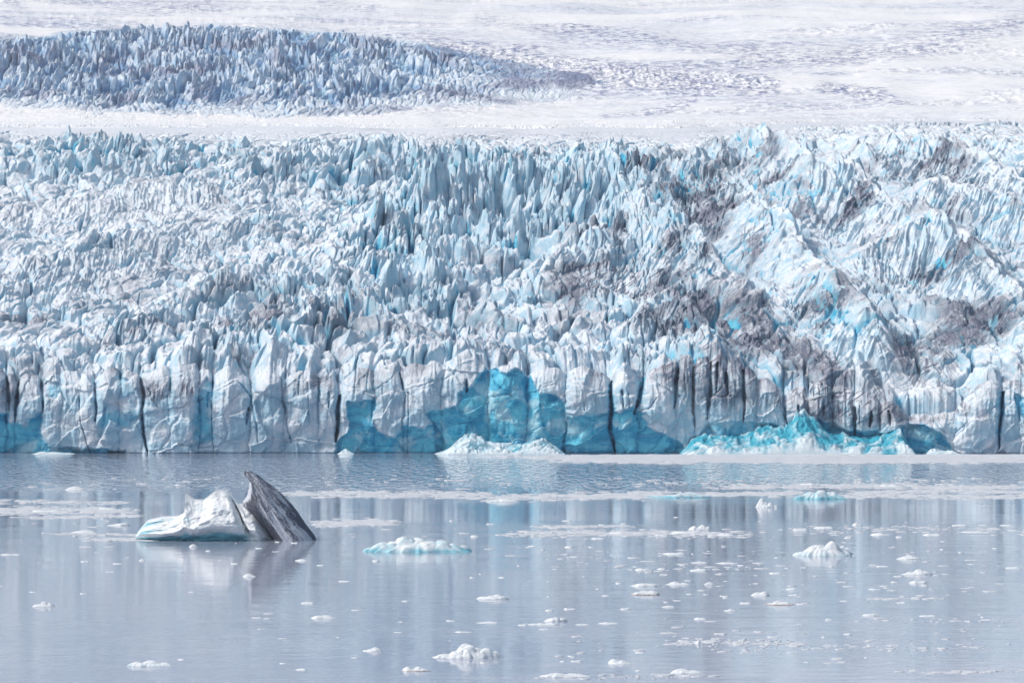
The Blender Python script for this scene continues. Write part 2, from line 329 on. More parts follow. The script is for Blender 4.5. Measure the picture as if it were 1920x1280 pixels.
def slope(Yc):
    n = NR2; PXg = np.repeat(PX[None], n, 0)
    f = np.linspace(0, 1, n, dtype=np.float32)[:, None]
    ker = np.ones(161)/161; tops = np.convolve(np.pad(topv, 80, mode='edge'), ker, 'valid').astype(np.float32)
    pyb = np.interp(f, [0, .5, 1], [0, .40, 1]).astype(np.float32)*(240-lift[None]-tops[None])+tops[None]+(topv-tops)[None]*sst(.10, 0, f)
    Yb = prof(pyb) + (Yc-prof(topv))[None]*sst(.12, 0, f)
    Zb = H + (HY-pyb)/F*Yb
    X = (PXg-960)/F*Yb
    sharp = blobs(PXg, pyb, SHARP); smooth = blobs(PXg, pyb, SMOOTH)
    right = sst(1050, 1450, PXg)*sst(235, 280, pyb)
    far_ = 1-(.30+.25*sst(1800, 1350, PXg))*sst(290, 236, pyb)
    inr = sst(0, .035, f)*far_                        # fade-in behind the brink
    # ground coordinates, bent along the flow
    xf = X + .15*(Yb-600)*sst(500, 1900, PXg) + 7*fbm(X/34, Yb/50, 3, 40); yf = Yb + 12*fbm(X/40, Yb/60, 3, 44)
    # large swells
    h = 9*fbm(xf/70, yf/120, 3, 50)*(1-.4*smooth)*(1-.45*right)
    # ridges along the flow on the right
    rg = ridged(xf/25, yf/170, 3, 60, .4)
    h += right*(13*rg-5.5)*(1-.55*sst(480, 640, pyb))*(1-.3*sst(300, 240, pyb))
    # transverse seracs, medium and large
    yr = yf
    f1, f2, idv = worley(xf/6.8, yr/11, 5)
    e = f2-f1
    F1, F2, idw = worley(xf/15, yr/24, 6)
    E = F2-F1
    ser = ridged(xf/11.5, yr/21, 4, 70, .5)
    left = sst(900, 500, PXg)*sst(330, 380, pyb)
    amod = .5+1.3*sst(-.3, .5, fbm(X/38, Yb/70, 3, 72))
    A = amod*(3.0+6.*sharp)*(1-.75*smooth)*(1-.7*right)*(1-.42*left)*.82*(1-.75*sst(345, 236, pyb)*sst(1800, 1300, PXg))
    h += A*(1.5*ser-.6)
    h += A*.75*(1-np.clip(f1/.8, 0, 1)**.9-.4)                    # cones
    h += A*.6*(idv-.5)*sst(0, .22, e)                              # blocks of uneven height
    h += (3+.5*right+3*sharp)*(1-.6*smooth)*(1-.4*left)*((idw-.5)*sst(0, .15, E)+.9*(1-F1)-.4)
    h += (1.8+.4*smooth)*fbm(xf/9, yf/13, 4, 75)
    # rounded mounds where it is smooth
    m1, m2, mid = worley(xf/8+2, yf/15, 9)
    h += smooth*2.6*(np.sqrt(np.clip(1-m1*m1, 0, 1))-.5)
    # crevasses: narrow, deep
    cr = np.exp(-(e/.085)**2)*(1-.8*smooth)*(1-.6*right)
    CR2 = np.exp(-(E/.06)**2)*(1-.7*smooth)
    cw = sst(-.15, .25, fbm(X/30, Yb/45, 3, 78))
    h -= cr*(3.+6*sharp)*(.35+.65*cw) + CR2*(6+5*sharp)*(.3+.7*cw)
    g1, g2, _ = worley(xf/4.6+yf/60, yf/22, 15)
    cr2 = np.exp(-((g2-g1)/.09)**2)*np.clip(.35+.65*sharp, 0, 1)*sst(-.2, .2, fbm(X/18, Yb/30, 3, 79))*(1-.5*smooth)
    h -= cr2*(3.2+1.5*sharp)
    # blue slots
    k_ = _h(np.floor(xf/15).astype(np.int32), np.floor(yf/26).astype(np.int32), 19)
    sx = (xf/15) % 1-.3-.4*_rv[k_, 0]; sy = (yf/26) % 1-.35-.3*_rv[k_, 1]
    slot = np.exp(-(sx*15/(.8+.7*_rv[k_, 2]))**2-(sy*26/(5+4*_rv[k_, 3]))**4)*(_rv[k_, 3] < .25+.5*np.clip(sharp, 0, 1))*(1-.75*smooth)
    h -= slot*(5+4*sharp)
    # finer edges
    h += (.55+.8*sharp)*(1.5*(ridged(xf/5, yf/9, 4, 80, .55)-.45)) + (.2+.2*sharp)*fbm(X/1.8, Yb/3, 3, 90)
    flu = ridged(xf/4.2+yf/14, yf/40, 3, 97)
    h += (.5+1.6*right)*(flu-.45)*(1-.6*smooth)
    # drawn ridges: crest, short far side, long fluted near flank
    fdirt = np.zeros_like(h)
    for pl, hh, w, dv in RIDGE:
        xs = [p[0] for p in pl]; ys = [p[1] for p in pl]
        c0, c1 = np.searchsorted(PX, [min(xs)-3*w, max(xs)+3*w]); rowpy = pyb[:, len(PX)//2]
        rr = np.where((rowpy > min(ys)-2*w) & (rowpy < max(ys)+4*w))[0]
        if len(rr) == 0: continue
        sl = (slice(rr[0], rr[-1]+1), slice(c0, c1)); px_, py_, X_, Y_ = PXg[sl], pyb[sl], X[sl], Yb[sl]
        wx = px_+9*fbm(X_/14, Y_/30, 3, 101); wyy = py_+6*fbm(X_/12, Y_/24, 3, 102); d, fr = seg_d(wx, wyy, pl)
        crest = np.interp(wx, xs if xs[0] < xs[-1] else xs[::-1], ys if xs[0] < xs[-1] else ys[::-1])
        below = wyy > crest; tap = np.sin(np.pi*np.clip(fr*.86+.07, 0, 1))**.6*(1-.75*sst(345, 250, py_))
        pr = np.where(below, np.clip(1-d/(2.2*w), 0, 1)**1.25, np.clip(1-d/(.9*w), 0, 1)**1.1)
        flank = np.where(below, sst(0, .35*w, d)*sst(3.*w, 1.2*w, d), 0)*tap
        L = fr*sum(math.hypot(xs[i+1]-xs[i], ys[i+1]-ys[i]) for i in range(len(xs)-1))
        fl = ridged((L+.75*d)/11+.6*fbm(X_/5, Y_/20, 2, 104), d/70, 4, 105, .55)
        h[sl] = h[sl]*(1-.6*np.maximum(pr, flank)*right[sl]) + hh*1.12*pr*tap*(1+.3*fbm(X_/9, Y_/14, 3, 103)) + (1.2+2.2*right[sl])*flank*(fl-.45)
        fdirt[sl] = np.maximum(fdirt[sl], dv*flank*sst(-.15, .35, fbm(X_/14, Y_/30, 3, 106)))
    # bowl of folded layers above the low right part of the face
    bw = np.exp(-((PXg-1690)/80)**2-((pyb-730)/35)**2); h = h*(1-.6*bw) - 2*bw
    h = h*inr*(1-.85*sst(.985, 1., f)) - 2.2*sst(0, .008, f)*sst(.055, .012, f)
    h -= 1.2*(1-sst(0, .02, f))*0
    # lean of the pinnacles
    lean = np.clip(h, 0, 12)*(.25*perlin(X/40, Yb/60, 120)+.08)
    Y = Yb - .12*np.clip(h, 0, 12)
    eb = pyb+lift[None]+34*fbm(X/45, Yb/200, 4, 150)-6
    h = h*(1-.93*sst(296, 240, eb)*(1-.45*sst(1400, 1600, PXg))) - 2.0*sst(270, 240, pyb)*sst(1, .999, f)*0
    h = h*sst(1, .975, f)
    Z = Zb + h
    Xo = X + lean*inr
    blue = np.clip(1.1*sst(.15, .6, slot)+.9*np.exp(-(e/.13)**2)*cw+1.*np.exp(-(E/.10)**2)*cw+.5*cr2+.55*sst(-1, -7, h)*sst(.0, .3, fbm(X/6, Yb/30, 3, 131)), 0, 1)*np.clip(.42+.9*sharp+.1*right-.3*smooth, 0, 1)
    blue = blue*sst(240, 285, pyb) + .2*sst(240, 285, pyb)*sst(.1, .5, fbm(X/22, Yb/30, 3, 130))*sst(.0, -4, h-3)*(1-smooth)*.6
    dirt = blobs(PXg, pyb, DIRT)*.8+.10+.10*sst(450, 620, pyb)+1.*fdirt
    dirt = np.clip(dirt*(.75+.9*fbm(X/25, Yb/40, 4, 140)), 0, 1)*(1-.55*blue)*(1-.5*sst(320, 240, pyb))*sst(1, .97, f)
    blue = blue*sst(1, .96, f)
    return np.stack([Xo, Y, Z], -1), np.stack([np.clip(blue, 0, 1), dirt, smooth, np.ones_like(Y)], -1)

def upper(last):
    n = NR3; PXg = np.repeat(PX[None], n, 0)
    f = np.linspace(0, 1, n, dtype=np.float32)[:, None]
    und = 9*fbm(PX/500, PX*0+.3, 3, 160) 
    und = und + np.interp(PX, [-260, 0, 500, 1000, 1400, 1920, 2180], [6, 4, 0, 4, 2, -8, -14])
    pyb = np.interp(f, [0, .14, .79, 1], [240, 222, 45, -260]).astype(np.float32) + (und[None]*sst(0, .14, f)).astype(np.float32)*sst(1, .7, f) - lift[None]*np.clip(1-f/.34, 0, 1)
    Yb = prof(pyb - (und[None]*sst(0, .14, f))*sst(1, .7, f)) ; Zb = H+(HY-pyb)/F*Yb
    X = (PXg-960)/F*Yb
    # the icefall: a lens on the left
    topc = np.interp(PX, [-260, 0, 150, 400, 620, 760, 900, 1050, 1300, 1500, 2180], [110, 75, 55, 48, 60, 80, 105, 130, 160, 180, 200])
    botc = np.interp(PX, [-260, 0, 150, 300, 560, 760, 1000, 1200, 2180], [170, 195, 215, 220, 218, 212, 200, 195, 190])
    tn = 9*fbm(X/50, Yb/40, 5, 170, .6)
    fall = sst(-6, 12, pyb+.8*tn-topc[None])*sst(-14, 55, botc[None]-pyb+1.5*tn)*sst(1260, 600, PXg+60*fbm(X/60, Yb/30, 3, 171))
    edge_r = sst(1150, 700, PXg)
    xf = X+14*fbm(X/60, Yb/70, 3, 180); yf = Yb+16*fbm(X/60, Yb/80, 3, 184)
    f1, f2, idv = worley(xf/6.5, yf/20, 25); e = f2-f1
    ser = ridged(xf/7.5, yf/32, 4, 190, .55)
    big = ridged(xf/40, yf/80, 3, 197)
    amp_ = (.45+.55*sst(1000, 650, PXg))*(.6+.4*sst(215, 150, pyb))*(.6+.6*sst(-.3, .4, fbm(X/90, Yb/90, 3, 194)))
    topf = sst(-2, 30, pyb-topc[None])*.75+.25
    h = fall*topf*amp_*(11*(1.1*ser-.45)+4*(1-np.clip(f1/.75, 0, 1)-.4)+6*(idv-.5)*sst(0, .2, e)+20*(big-.45)-8*np.exp(-(e/.10)**2)+3*(ridged(xf/5, yf/12, 3, 193)-.45))
    rough = sst(.02, .35, fbm(X/260, Yb/60, 3, 200)+.25*sst(60, 180, pyb)+.2*edge_r-.1)*(.3+.7*sst(222, 205, pyb))
    streak = fbm(X/26+Yb/60, Yb/7, 4, 210)
    h += (1-fall)*(rough*1.5*(ridged(X/13, Yb/15, 3, 220)-.45)+1.3*streak+9*fbm(X/190, Yb/160, 3, 230)*sst(235, 190, pyb))
    h = h*sst(0, .03, f) + 2.6*(ridged(X/8, Yb/17, 4, 205)-.5)*sst(.10, 0, f)*sst(-.25, .2, fbm(X/50, Yb/120, 3, 206)+.1)
    Z = Zb+h; blue = fall*np.clip(1.1*sst(8, -7, h)*(.5+.5*sst(30, 60, pyb)*sst(225,150,pyb)+.2)+.6*np.exp(-(e/.14)**2), 0, 1)
    # crevassed dusty bands of the snowfield
    B = [([(700,92),(900,105),(1050,122),(1200,138),(1440,160)],15,1.5),([(900,120),(1000,142),(1200,152),(1330,162)],16,1.1),([(1080,150),(1200,165),(1300,180)],10,.5),([(1540,163),(1600,172),(1680,190)],10,.8),
         ([(1130,215),(1220,205),(1290,195)],6,.6),([(1400,100),(1560,105),(1700,95),(1920,45)],22,.35),([(1180,70),(1300,90),(1500,100)],14,.3),([(100,0),(300,20),(400,12)],10,.3),([(600,5),(700,20)],8,.35),([(900,40),(1200,75)],16,.3),([(-10,0),(30,10)],10,.3)]
    bands = np.zeros_like(h)
    for pl, w, v in B:
        d, fr = seg_d(PXg+30*fbm(X/60, Yb/40, 3, 240), pyb+3*fbm(X/60, Yb/30, 3, 244), pl); bands = np.maximum(bands, v*np.exp(-(d/w)**2))
    h2 = bands*(1-fall)*2.5*(ridged(X/9, Yb/11, 3, 250)-.5); Z = Z+h2
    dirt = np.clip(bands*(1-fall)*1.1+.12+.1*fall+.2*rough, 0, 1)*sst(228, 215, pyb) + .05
    blue = blue+bands*(1-fall)*.35
    V = np.stack([X, Yb+0*X, Z], -1); V[0] = last
    return V, np.stack([np.clip(blue, 0, 1), dirt, 1-fall, np.ones_like(h)], -1), fall

Vc, Cc, Yc = cliff()
Vs, Cs = slope(Yc)
Vs[0] = Vc[-1]; Cs[0, :, :] = Cc[-1]
Vu, Cu, fall = upper(Vs[-1])
Cu[0] = Cs[-1]
print('fields', time.time()-T0)
o = mesh_np('ice_cliff', Vc.reshape(-1, 3), grid_quads(0, NR1-1, NC), M_ice, cols=Cc.reshape(-1, 4)); tag(o, kind='structure')
o = mesh_np('glacier', Vs.reshape(-1, 3), grid_quads(0, NR2-1, NC), M_ice, cols=Cs.reshape(-1, 4)); tag(o, kind='structure')
Qu = grid_quads(0, NR3-1, NC); ff = fall.reshape(-1)[Qu].mean(1) > .12
def sub(V, Q, Cl):
    u, inv = np.unique(Q.ravel(), return_inverse=True); return V[u], inv.reshape(Q.shape), Cl[u]
v, q, c = sub(Vu.reshape(-1, 3), Qu[ff], Cu.reshape(-1, 4)); o = mesh_np('icefall', v, q, M_far, cols=c); tag(o, kind='structure')
v, q, c = sub(Vu.reshape(-1, 3), Qu[~ff], Cu.reshape(-1, 4)); o = mesh_np('snowfield', v, q, M_snow, cols=c); tag(o, kind='structure')
print('glacier', time.time()-T0)
#==FLOATING==
# ------------------------------------------------------------------ floating ice
def floe_mat(name, white, blue, dirt, rough=.45):
    t = NT(name)
    at = t.n('ShaderNodeAttribute', attribute_name='mask'); sp = t.n('ShaderNodeSeparateColor'); t.l(at.outputs['Color'], sp.inputs[0])
    n1 = t.noise(1.3, detail=5); n2 = t.noise(5., detail=5, rough=.7)
    col = t.mix(t.ramp(t.math('ADD', sp.outputs[0], t.math('MULTIPLY', t.math('SUBTRACT', n1, .5), .6)), .1, .9), white, blue)
    dm = t.ramp(t.math('ADD', sp.outputs[1], t.math('MULTIPLY', t.math('SUBTRACT', n2, .5), .9)), .3, .8)
    col = t.mix(dm, col, dirt)
    t.l(col, t.b.inputs['Base Color']); t.b.inputs['Roughness'].default_value = rough; t.b.inputs['Specular IOR Level'].default_value = .2
    bp = t.n('ShaderNodeBump'); bp.inputs['Strength'].default_value = .35; bp.inputs['Distance'].default_value = .25
    t.l(n2, bp.inputs['Height']); t.l(bp.outputs[0], t.b.inputs['Normal'])
    return t.m
M_berg = floe_mat('iceberg_ice', (.88, .91, .92), (.26, .62, .72), (.055, .058, .075))
M_floe = floe_mat('floe_ice', (.84, .88, .90), (.50, .76, .83), (.42, .37, .32))
M_brash_glare = floe_mat('brash_and_glare', (.66, .69, .72), (.5, .66, .72), (.3, .3, .3))
M_blue = floe_mat('blue_rubble_ice', (.74, .84, .88), (.06, .42, .56), (.06, .06, .08))

def wy(py): return H*F/(py-HY)                  # distance of a waterline row
def weld(V, nr, nc):                            # quads of a loop-closed loft
    return grid_quads(0, nr-1, nc)

# the large tilted iceberg: body and dust-striped fin, lofted between measured edges
IY = wy(1011)
def P(px, py): return ((px-960)/F*IY, H+(HY-py)/F*IY)
def lofted(name, base, top, front, back, na, nb, cols_fn, mat, parent, lo):
    """columns run from base[] to top[] (photo positions); front and back surfaces meet on the crest"""
    B = np.array([P(*p) for p in base]); Tp = np.array([P(*p) for p in top]); s = np.linspace(0, 1, len(B)); a = np.linspace(0, 1, na)
    bx = np.interp(a, s, B[:, 0]); bz = np.interp(a, s, B[:, 1]); tx = np.interp(a, s, Tp[:, 0]); tz = np.interp(a, s, Tp[:, 1])
    b = np.linspace(0, 1, nb); A, Bb = np.meshgrid(a, b, indexing='xy')
    cf = curve_fn.get(name)
    X = bx+(tx-bx)*Bb; Z = bz+(tz-bz)*Bb
    if cf: X, Z = cf(A, Bb, X, Z)
    else: X = bx+(tx-bx)*Bb**1.7
    Yf = -front(A, Bb); Yb = back(A, Bb)
    X2 = np.concatenate([X, X[::-1]]); Z2 = np.concatenate([Z, Z[::-1]]); Y2 = np.concatenate([Yf, Yb[::-1]])
    V = np.stack([X2-lo[0], Y2+IY-lo[1], Z2-lo[2]], -1).reshape(-1, 3)
    c = cols_fn(A, Bb); c2 = np.concatenate([c, c[::-1]]).reshape(-1, 4)
    return mesh_np(name, V, grid_quads(0, 2*nb-1, na), mat, parent, c2)
curve_fn = {}
lo = ((425-960)/F*IY, IY, 0)
berg = empty('iceberg', lo)
tag(berg, 'large tilted iceberg with a white scooped body and a tall grey fin streaked with dust', 'iceberg')
bb = [(255,1012),(266,1013),(285,1013),(306,1014),(326,1014),(342,1014),(352,1014),(364,1014),(380,1014),(404,1014),(428,1014),(450,1014),(466,1014),(482,1014),(498,1014),(513,1012)]
bt = [(258,996),(279,973),(307,967),(334,967),(352,957),(358,944),(348,924),(364,935),(382,936),(404,919),(416,918),(427,920),(436,930),(447,943),(460,944),(512,1007)]
def bf(A, B):
    base = np.interp(A, [0,.1,.3,.5,.75,.9,1], [.3,1.8,3.2,4.,3.6,2.6,.5])
    pr = np.interp(B, [0,.08,.2,.34,.5,.75,1], [.35,.42,.7,1.,.78,.35,0])
    lowr = np.interp(A, [0,.3,.7,1], [1,1,.9,.6]); pr = pr*lowr+(1-lowr)*(1-B)
    y = base*pr
    y += .45*np.sin(A*9+B*5)*B*(1-B)*4*.5
    y -= 1.5*np.exp(-((A-.74-.10*(1-B))/.03)**2)*sst(.05, .3, B)*sst(1., .8, B)          # dark gully
    y += .7*np.exp(-((A-.86-.04*(1-B))/.05)**2)*sst(1, .6, B)
    y += .5*np.abs(np.sin((B*3.2-A*2.2)*3))*sst(.0, .2, A)*sst(.55, .2, A)*sst(1, .7, B)   # scooped ledges at left
    y += (.6*fbm(A*7+B*2, B*4-A*3, 4, 300)+.5*(ridged(A*5+B*1.5, B*3-A*2, 3, 302)-.4)+.12*fbm(A*30, B*15, 3, 301))*sst(1, .85, B)*sst(0, .1, A)
    return np.maximum(y, 0)*(1-B**8)
def bc(A, B):
    und = sst(.26, .10, B-.0*A)*np.interp(A, [0,.1,.7,.85,1], [.7,.95,.9,.3,.1])
    led = .5*sst(.35, .0, A)*sst(.25, .9, np.sin((B*3.2-A*2.2)*6+1)*.5+.5)
    bl = np.clip(und+1.3*led+.5*fbm(A*7, B*5, 3, 303)+.1, 0, 1)
    g = np.exp(-((A-.745-.10*(1-B))/.022)**2)*sst(.1, .3, B)*sst(.98, .8, B)
    g = g+.6*np.exp(-((A-.80-.12*(1-B))/.012)**2)*(fbm(A*30, B*4, 2, 305)+.5)
    g = g+.45*np.exp(-((A-.50)/.05)**2-((B-.55)/.05)**2)
    return np.stack([bl, np.clip(g*(.7+.6*fbm(A*60, B*4, 3, 306)), 0, 1), B, B*0+1], -1)
lofted('ice_body', bb, bt, bf, lambda A, B: np.interp(A, [0,.2,.6,1], [.4,3,4,1])*(1-B)**.8*(1+.2*fbm(A*8, B*6, 3, 309)), 260, 120, bc, M_berg, berg, lo)
# fin: left and right edges bottom to top
FL = [(514,1012),(497,992),(478,970),(456,948),(455,940),(463,930),(467,915),(468,904),(464,896),(457,890),(456,887),(461,882)]
FR = [(594,1012),(590,1003),(583,994),(572,980),(560,961),(546,943),(530,926),(513,912),(497,901),(484,891),(474,885),(466,881)]
def ffc(A, B, X, Z):
    L = np.array([P(*p) for p in FL]); Rr = np.array([P(*p) for p in FR]); s = np.linspace(0, 1, len(L))
    lx = np.interp(B, s, L[:, 0]); lz = np.interp(B, s, L[:, 1]); rx = np.interp(B, s, Rr[:, 0]); rz = np.interp(B, s, Rr[:, 1])
    return lx+(rx-lx)*A+.10*fbm(B*22, A*2, 3, 319)*B, lz+(rz-lz)*A+.12*fbm(B*16, A*3, 3, 320)*B
curve_fn['dusty_fin'] = ffc
def fan(A, B):
    X, Z = ffc(A, B, 0, 0); qx, qz = P(428, 828); return np.arctan2(X-qx, qz-Z)*6., np.hypot(X-qx, Z-qz)/6.
def ff_(A, B):
    fa, fb = fan(A, B)
    ed = np.clip(np.sin(np.pi*np.clip(A, 0, 1)), 0, 1)**.5
    y = (.4+2.6*(1-B)**.7)*ed
    y += (.34*ridged(fa*1.6+.3*fbm(A*5, B*3, 2, 310), fb*.6, 4, 311)+.16*fbm(fa*7, fb*3, 4, 312))*ed
    y += .5*np.exp(-((A-.12)/.08)**2)*sst(.35, .6, B)
    return y
def fc_(A, B):
    fa, fb = fan(A, B)
    st = 1.3*fbm(fa*2.6+.4*fbm(fa*2, fb*3, 2, 313), fb*.8, 5, 314, .6)+.35*fbm(fa*16, fb*3.5, 3, 315)
    g = .50+.55*st+.35*fbm(fa*12+.6*fbm(A*6, B*5, 3, 317), fb*6, 4, 316)+.35*fbm(A*60, B*60, 3, 318)
    g -= .75*sst(.16, .04, A)*sst(.3, .5, B)+.5*sst(.93, 1, B)
    g += .5*np.exp(-((A-.18)/.12)**2)*sst(.62, .4, B)+.35*np.exp(-((A-.97)/.04)**2)
    return np.stack([0*A, np.clip(g, 0, .95), B, B*0+1], -1)
M_fin = floe_mat('dusty_ice', (.56, .60, .67), (.4, .55, .62), (.10, .11, .145), .6)
lofted('dusty_fin', [(514,1012),(594,1012)], [(461,882),(466,881)], ff_, lambda A, B: (.4+2.4*(1-B)**.7)*np.clip(np.sin(np.pi*A), 0, 1)**.5, 160, 160, fc_, M_fin, berg, lo)

def floe(px, py, w, h, lumps=None, tint=.15, dirt=0., depth=.62, name='ice_floe', mat=None, seed=0, Y=None, na=None, rough=1., flat=False, skirt=.5):
    """an irregular island of ice: outline, skyline lumps measured as (fraction across, relative height)"""
    Y = Y or wy(py); s = Y/F; W = w*s; Hh = h*s; D = max(W*depth, .5)
    if depth < 0: D = -depth
    Hh = max(Hh - .0*D, .04)
    rs = np.random.RandomState(seed+int(px)*7+int(py))
    nx = na or int(np.clip(w/1.6, 10, 150)); ny = max(6, int(nx*.55))
    r = np.linspace(0, 1, ny); th = np.linspace(0, 2*np.pi, nx*2, endpoint=False)
    Rr, Th = np.meshgrid(r, th, indexing='ij'); ox, oy = rs.rand(2)*50
    out = 1+.34*fbm(np.cos(Th)*1.6+ox, np.sin(Th)*1.6+oy, 3, 401)+.18*fbm(np.cos(Th)*6+ox, np.sin(Th)*6+oy, 2, 402)
    # rim follows the outline, measured width kept
    mx = np.max(np.abs(np.cos(th)*out[0])); ex = np.cos(Th)*out/mx*Rr; ey = np.sin(Th)*out/mx*Rr
    if lumps is None:
        k = rs.randint(2, 5); lumps = [(0, .2)]+[((i+.5+rs.uniform(-.3, .3))/k, rs.uniform(.45, 1)) for i in range(k)]+[(1, .15)]
    sky_ = np.interp(ex*.5+.5, [l[0] for l in lumps], [l[1] for l in lumps])
    edge = np.clip(1-Rr**4, 0, 1)**.8
    cy = ey/ (np.abs(ey).max()+1e-6)
    z = Hh*(.55 if w > 60 else .4)*sky_*edge
    for q_, (lx_, lh_, *lw_) in enumerate(lumps):
        wl = (.9/len(lumps))*(.85+.5*rs.rand()); yo = rs.uniform(-.45, .35)
        wx_ = ex+.10*fbm(ex*4+ox, ey*4+oy, 3, 407); wy_ = ey+.15*fbm(ex*4+oy, ey*4+ox, 3, 408)
        z = np.maximum(z, Hh*lh_*edge**.7*np.exp(-(np.abs(wx_-(lx_*2-1))/(lw_[0] if lw_ else 2.3*wl))**2.4-(np.abs(wy_-yo)/.62)**2.4))
    k = 2.5/max(W, 1e-3)*max(1, W/3)
    z += Hh*rough*edge*(.32*fbm(ex*3.2+ox, ey*3.2+oy, 4, 403)+.45*(ridged(ex*5.5+oy, ey*5.5+ox, 4, 404, .6)-.5))*sst(0, .3, sky_)
    z = np.maximum(z, .03*Hh)
    bl = np.clip(tint*.55+.45*sst(.45, 0, z/max(Hh, 1e-3))+.5*fbm(ex*3+ox, ey*3, 3, 405), 0, 1)*min(1, tint*2)
    dm = np.clip(dirt*sst(.35, .05, z/max(Hh, 1e-3))+dirt*.4*(fbm(ex*6, ey*6+ox, 3, 406)+.3), 0, 1)
    # vertical side down into the water
    X = ex*W/2; Yy = ey*D/2
    X = np.concatenate([X, X[-1:]*1.03]); Yy = np.concatenate([Yy, Yy[-1:]*1.03]); Z = np.concatenate([z, np.full((1, z.shape[1]), -.15-.05*Hh)])
    bl = np.concatenate([bl, bl[-1:]]); dm = np.concatenate([dm, dm[-1:]])
    n, m = X.shape; V = np.stack([X, Yy, Z], -1).reshape(-1, 3)
    i, j = np.meshgrid(np.arange(n-1), np.arange(m), indexing='ij'); a = (i*m+j).ravel(); b = (i*m+(j+1) % m).ravel()
    Q = np.stack([a, b, b+m, a+m], 1)[:, ::-1]
    o = mesh_np(name, V, Q, mat or M_floe, cols=np.stack([bl, dm, bl*0, bl*0+1], -1).reshape(-1, 4))
    o.location = ((px-960)*s, Y+D*.42, 0)
    return o

